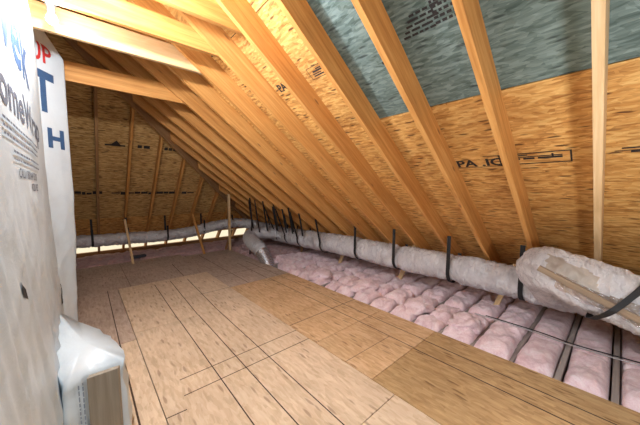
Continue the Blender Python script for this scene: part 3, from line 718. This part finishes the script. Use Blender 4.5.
# folded wrap bundle and upright grey board at the wall's foot
def loft(rings, name, mat, parent, nsub=6, amp=0.008, seed=0):
    # rings: list of (z-ordered) closed loops with equal count
    vs_, fs = [], []; n = len(rings[0]) * nsub; rr = []
    for ring in rings:
        pts = []
        for i, p in enumerate(ring):
            q_ = ring[(i + 1) % len(ring)]
            for k in range(nsub): pts.append(Vector(p).lerp(Vector(q_), k / nsub))
        rr.append(pts)
    lay = []
    for a, b in zip(rr, rr[1:]):
        for k in range(8): lay.append([x.lerp(y, k / 8) for x, y in zip(a, b)])
    lay.append(rr[-1])
    for L in lay:
        for v in L:
            d = Vector((noise.noise(v * 9 + Vector((seed, 0, 0))), noise.noise(v * 9 + Vector((seed, 4, 0))), noise.noise(v * 7 + Vector((seed, 8, 0))) if v.z > 0.05 else 0)) * amp * 2
            vs_.append(v + d)
    for i in range(len(lay) - 1):
        for k in range(n): fs.append((i * n + k, i * n + (k + 1) % n, (i + 1) * n + (k + 1) % n, (i + 1) * n + k))
    c = sum((v for v in lay[-1]), Vector()) / n; vs_.append(c + Vector((0, 0, 0.015))); ci = len(vs_) - 1; t = (len(lay) - 1) * n
    for k in range(n): fs.append((t + k, t + (k + 1) % n, ci))
    return obj(name, vs_, fs, mat, Matrix.Translation((-0.2, 1.8, 0)), parent=parent, smooth=True)
top = [(-0.13, 1.90, 0.47), (-0.02, 1.95, 0.485), (0.125, 1.91, 0.50), (0.145, 2.02, 0.50), (0.10, 2.35, 0.47), (-0.08, 2.75, 0.49), (-0.20, 2.75, 0.62), (-0.22, 2.2, 0.55)]
bot = [(-0.13, 1.88, 0.01), (-0.02, 1.92, 0.01), (0.14, 1.88, 0.01), (0.175, 2.02, 0.01), (0.14, 2.35, 0.01), (-0.06, 2.75, 0.01), (-0.20, 2.75, 0.01), (-0.22, 2.2, 0.01)]
fold = loft([bot, top], 'wrap_fold', M['wrap'], wrap, amp=0.010)
fold['label'] = 'crumpled white fold bulging at the foot of the sheet'
def on_fold(s, z, out): return Vector((-0.125 + z * 0.4 * 0 + s, 1.895 - 0.012 + s * .2, z))
vs_ = [(-0.035, 1.885, 0.0), (0.100, 1.835, 0.0), (0.100, 1.835, 0.495), (-0.035, 1.885, 0.47)]
nb = Vector((0.05, 0.135, 0)).normalized() * 0.032
vs_ = [Vector(v) for v in vs_] + [Vector(v) + nb for v in vs_]
fs = [(0, 1, 2, 3), (7, 6, 5, 4), (0, 4, 5, 1), (1, 5, 6, 2), (2, 6, 7, 3), (3, 7, 4, 0)]
tag(obj('board', vs_, fs, M['grey_wood'], frame_of((0, 1.86, 0), (0, 0, 1), (0, 1, 0)), bevel=0.002), 'grey-brown board standing upright against the white fold at lower left', 'board')
# fine blue print running up the fold
vs_, fs = [], []
for r in range(2):
    z = 0.02
    while z < 0.44:
        L = random.uniform(0.012, 0.03); x0 = -0.072 + 0.017 * r
        b0 = len(vs_); vs_ += [(x0, 1.888, z), (x0 + 0.006, 1.889, z), (x0 + 0.006, 1.889, z + L), (x0, 1.888, z + L)]; fs.append((b0, b0 + 1, b0 + 2, b0 + 3)); z += L + 0.007
o = obj('lettering', vs_, fs, M['tyvek_blue'], Matrix.Translation((-0.2, 1.8, 0)), parent=wrap); o.data.materials[0] = M['tyvek_fine']; o['label'] = 'fine blue print running up the white fold'

# ------------------------------------------------------------------ stamps printed on the roof panels
def roof_pt(s, t, out=0.0):
    """s along the eave towards the right of the view, t up the slope"""
    return None
def stamp_text(body, cap, x, y, label, sx=1.0, bold=0.02, outline=None, d=0.0, flip=1):
    # reads towards -y, its letters standing up the slope
    def fn(s, t, out):
        xx = x - t * 0.8; return Vector((xx, y - s, zmain(xx))) - Vector(nm) * 0.002
    vs_, fs = text_mesh(body, cap, None, 0, 0, sx, fn=fn, bold=bold)
    return vs_, fs
def roof_rects(rects):
    vs_, fs = [], []
    for (x, y, dx, dy) in rects:      # x,y lower-left corner; dx up the slope in metres, dy towards the right of view
        b0 = len(vs_)
        for t, s in ((0, 0), (0, dy), (dx, dy), (dx, 0)):
            xx = x - t * 0.8; vs_.append(Vector((xx, y - s, zmain(xx))) - Vector(nm) * 0.002)
        fs.append((b0, b0 + 1, b0 + 2, b0 + 3))
    return vs_, fs
def add(a, b):
    n_ = len(a[0]); return a[0] + b[0], a[1] + [tuple(i + n_ for i in f) for f in b[1]]
panel_objs = [o for o in COL.objects if o.name.startswith('sheathing_panel')]
def find_panel(x, y):
    for o in panel_objs:
        ws = [o.matrix_world @ v.co for v in o.data.vertices]
        if min(w.x for w in ws) <= x <= max(w.x for w in ws) and min(w.y for w in ws) <= y <= max(w.y for w in ws) and abs(zmain(x) - 0.0) < 9 and abs(ws[0].x * .6 + ws[0].z * .8 - RS) < 0.02: return o
    return None
def put_stamp(geo, x, y, label):
    par = find_panel(x, y)
    o = obj('stamp', geo[0], geo[1], M['stamp'], frame_of((x, y, zmain(x)), (0, 1, 0), nm), parent=par)
    o['label'] = label
def outline(x, y, up, along, w=0.010):
    return roof_rects([(x, y, w, along), (x - (up - w) * .8, y, w, along), (x, y, up, w), (x, y - along + w, up, w)])

bpy.context.view_layer.update()
# boxed grade stamp across two bays of the middle row
g = outline(2.642, 0.69, 0.125, 0.44)
g = add(g, roof_rects([(2.60, 0.66, 0.02, 0.11), (2.60, 0.53, 0.02, 0.07), (2.60, 0.44, 0.02, 0.14), (2.58, 0.60, 0.01, 0.3), (2.565, 0.66, 0.012, 0.16), (2.60, 0.36, 0.05, 0.012)]))
put_stamp(g, 2.6, 0.5, 'black boxed grade stamp')
g = add(stamp_text('PA .IC', 0.085, 2.635, 1.03, '', 1.15, bold=0.03), roof_rects([(2.648, 1.05, 0.006, 0.40), (2.545, 0.80, 0.006, 0.12)]))
put_stamp(g, 2.6, 0.9, 'black stamped letters')
# dark dashes beyond the upright rafter
put_stamp(roof_rects([(2.57, 0.02, 0.012, 0.16), (2.585, 0.05, 0.006, 0.3), (2.60, -0.02, 0.02, 0.05)]), 2.57, 0.0, 'black stamped dashes')
# small boxed stamp on the bright panel
g = outline(1.61, 1.90, 0.11, 0.27, 0.005)
g = add(g, roof_rects([(1.595, 1.86, 0.012, 0.13), (1.58, 1.86, 0.008, 0.10), (1.565, 1.85, 0.014, 0.12), (1.595, 1.71, 0.010, 0.04), (1.55, 1.80, 0.010, 0.12)]))
put_stamp(g, 1.58, 1.8, 'small black boxed stamp')
put_stamp(stamp_text('PA W', 0.075, 1.585, 2.385, '', 1.0, bold=0.04), 1.55, 2.3, 'black stamped letters')
# dense dark stamp lines on the blue panel
rc = []
for r in range(5):
    y = 1.00 - 0.02 * r
    while y > 0.80 - 0.01 * r:
        L = random.uniform(0.02, 0.07); rc.append((1.625 - 0.022 * r, y, 0.014, L)); y -= L + 0.012
for r in range(6):
    y = 0.79
    while y > 0.60:
        L = random.uniform(0.012, 0.03); rc.append((1.62 - 0.024 * r, y, 0.016, L)); y -= L + 0.010
put_stamp(roof_rects(rc), 1.57, 0.8, 'dense dark printed lines')
put_stamp(roof_rects([(1.70, 1.22, 0.02, 0.03), (1.70, 1.18, 0.02, 0.05)]), 1.7, 1.2, 'short dark print')
# triangle mark and brand dashes on the hip sheathing
hp_ = [o for o in panel_objs if 'second course' in o.get('label', '')]
def hip_pt(x, z): return Vector((x, HS - z, z)) - Vector(nh) * 0.002
hip_third = [o for o in panel_objs if 'third course' in o.get('label', '')] or panel_objs
vs_, fs = [], []
def hq(x0, z0, x1, z1):
    b0 = len(vs_); vs_.extend([hip_pt(x0, z0), hip_pt(x1, z0), hip_pt(x1, z1), hip_pt(x0, z1)]); fs.append((b0, b0 + 1, b0 + 2, b0 + 3))
hq(0.36, 2.30, 0.66, 2.325)
b0 = len(vs_); vs_.extend([hip_pt(0.43, 2.31), hip_pt(0.60, 2.31), hip_pt(0.53, 2.39)]); fs.append((b0, b0 + 1, b0 + 2))
for x0, x1 in ((0.85, 0.92), (0.95, 1.05), (1.30, 1.36), (1.38, 1.44), (1.46, 1.52)): hq(x0, 2.30, x1, 2.35)
par = [o for o in panel_objs if 'far hip' in o['label'] and min((o.matrix_world @ v.co).z for v in o.data.vertices) < 2.3 < max((o.matrix_world @ v.co).z for v in o.data.vertices)][0]
o = obj('stamp', vs_, fs, M['stamp'], frame_of(hip_pt(0.4, 2.3), (1, 0, 0), nh), parent=par); o['label'] = 'black triangle mark and dashes'
vs_, fs = [], []
x = -0.1
while x < 2.2:
    L = random.uniform(0.05, 0.16); hq(x, 1.42 + random.uniform(-.02, .01), x + L, 1.43 + random.uniform(.015, .055)); x += L + random.choice((0.01, 0.012, 0.015, 0.15))
par = [o for o in panel_objs if 'far hip' in o['label'] and min((o.matrix_world @ v.co).z for v in o.data.vertices) < 1.42 < max((o.matrix_world @ v.co).z for v in o.data.vertices)][0]
o = obj('stamp', vs_, fs, M['stamp'], frame_of(hip_pt(0, 1.43), (1, 0, 0), nh), parent=par); o['label'] = 'dark band of stamped marks'

# ------------------------------------------------------------------ bare bulbs
def bulb(loc, label):
    t = empty('light_bulb', loc); tag(t, label, 'lamp'); bpy.context.view_layer.update()
    def rev(prof, name, mat):
        vs_, fs = [], []; n_ = 20
        for r, z in prof:
            for k in range(n_): vs_.append((loc[0] + r * math.cos(2 * PI * k / n_), loc[1] + r * math.sin(2 * PI * k / n_), loc[2] + z))
        for i in range(len(prof) - 1):
            for k in range(n_): fs.append((i * n_ + k, i * n_ + (k + 1) % n_, (i + 1) * n_ + (k + 1) % n_, (i + 1) * n_ + k))
        fs += [tuple(range(n_)), tuple((len(prof) - 1) * n_ + k for k in range(n_))]
        return obj(name, vs_, fs, mat, Matrix.Translation(loc), parent=t, smooth=True)
    rev([(0.003, -0.034), (0.018, -0.031), (0.029, -0.015), (0.031, 0.0), (0.027, 0.018), (0.016, 0.036), (0.013, 0.045)], 'glass', M['bulb'])
    rev([(0.018, 0.04), (0.022, 0.045), (0.022, 0.085), (0.03, 0.09), (0.03, 0.10)], 'socket', M['brass'])
bulb((-0.085, 2.70, 2.68), 'glowing bare bulb hanging in front of the lit collar tie at top left')
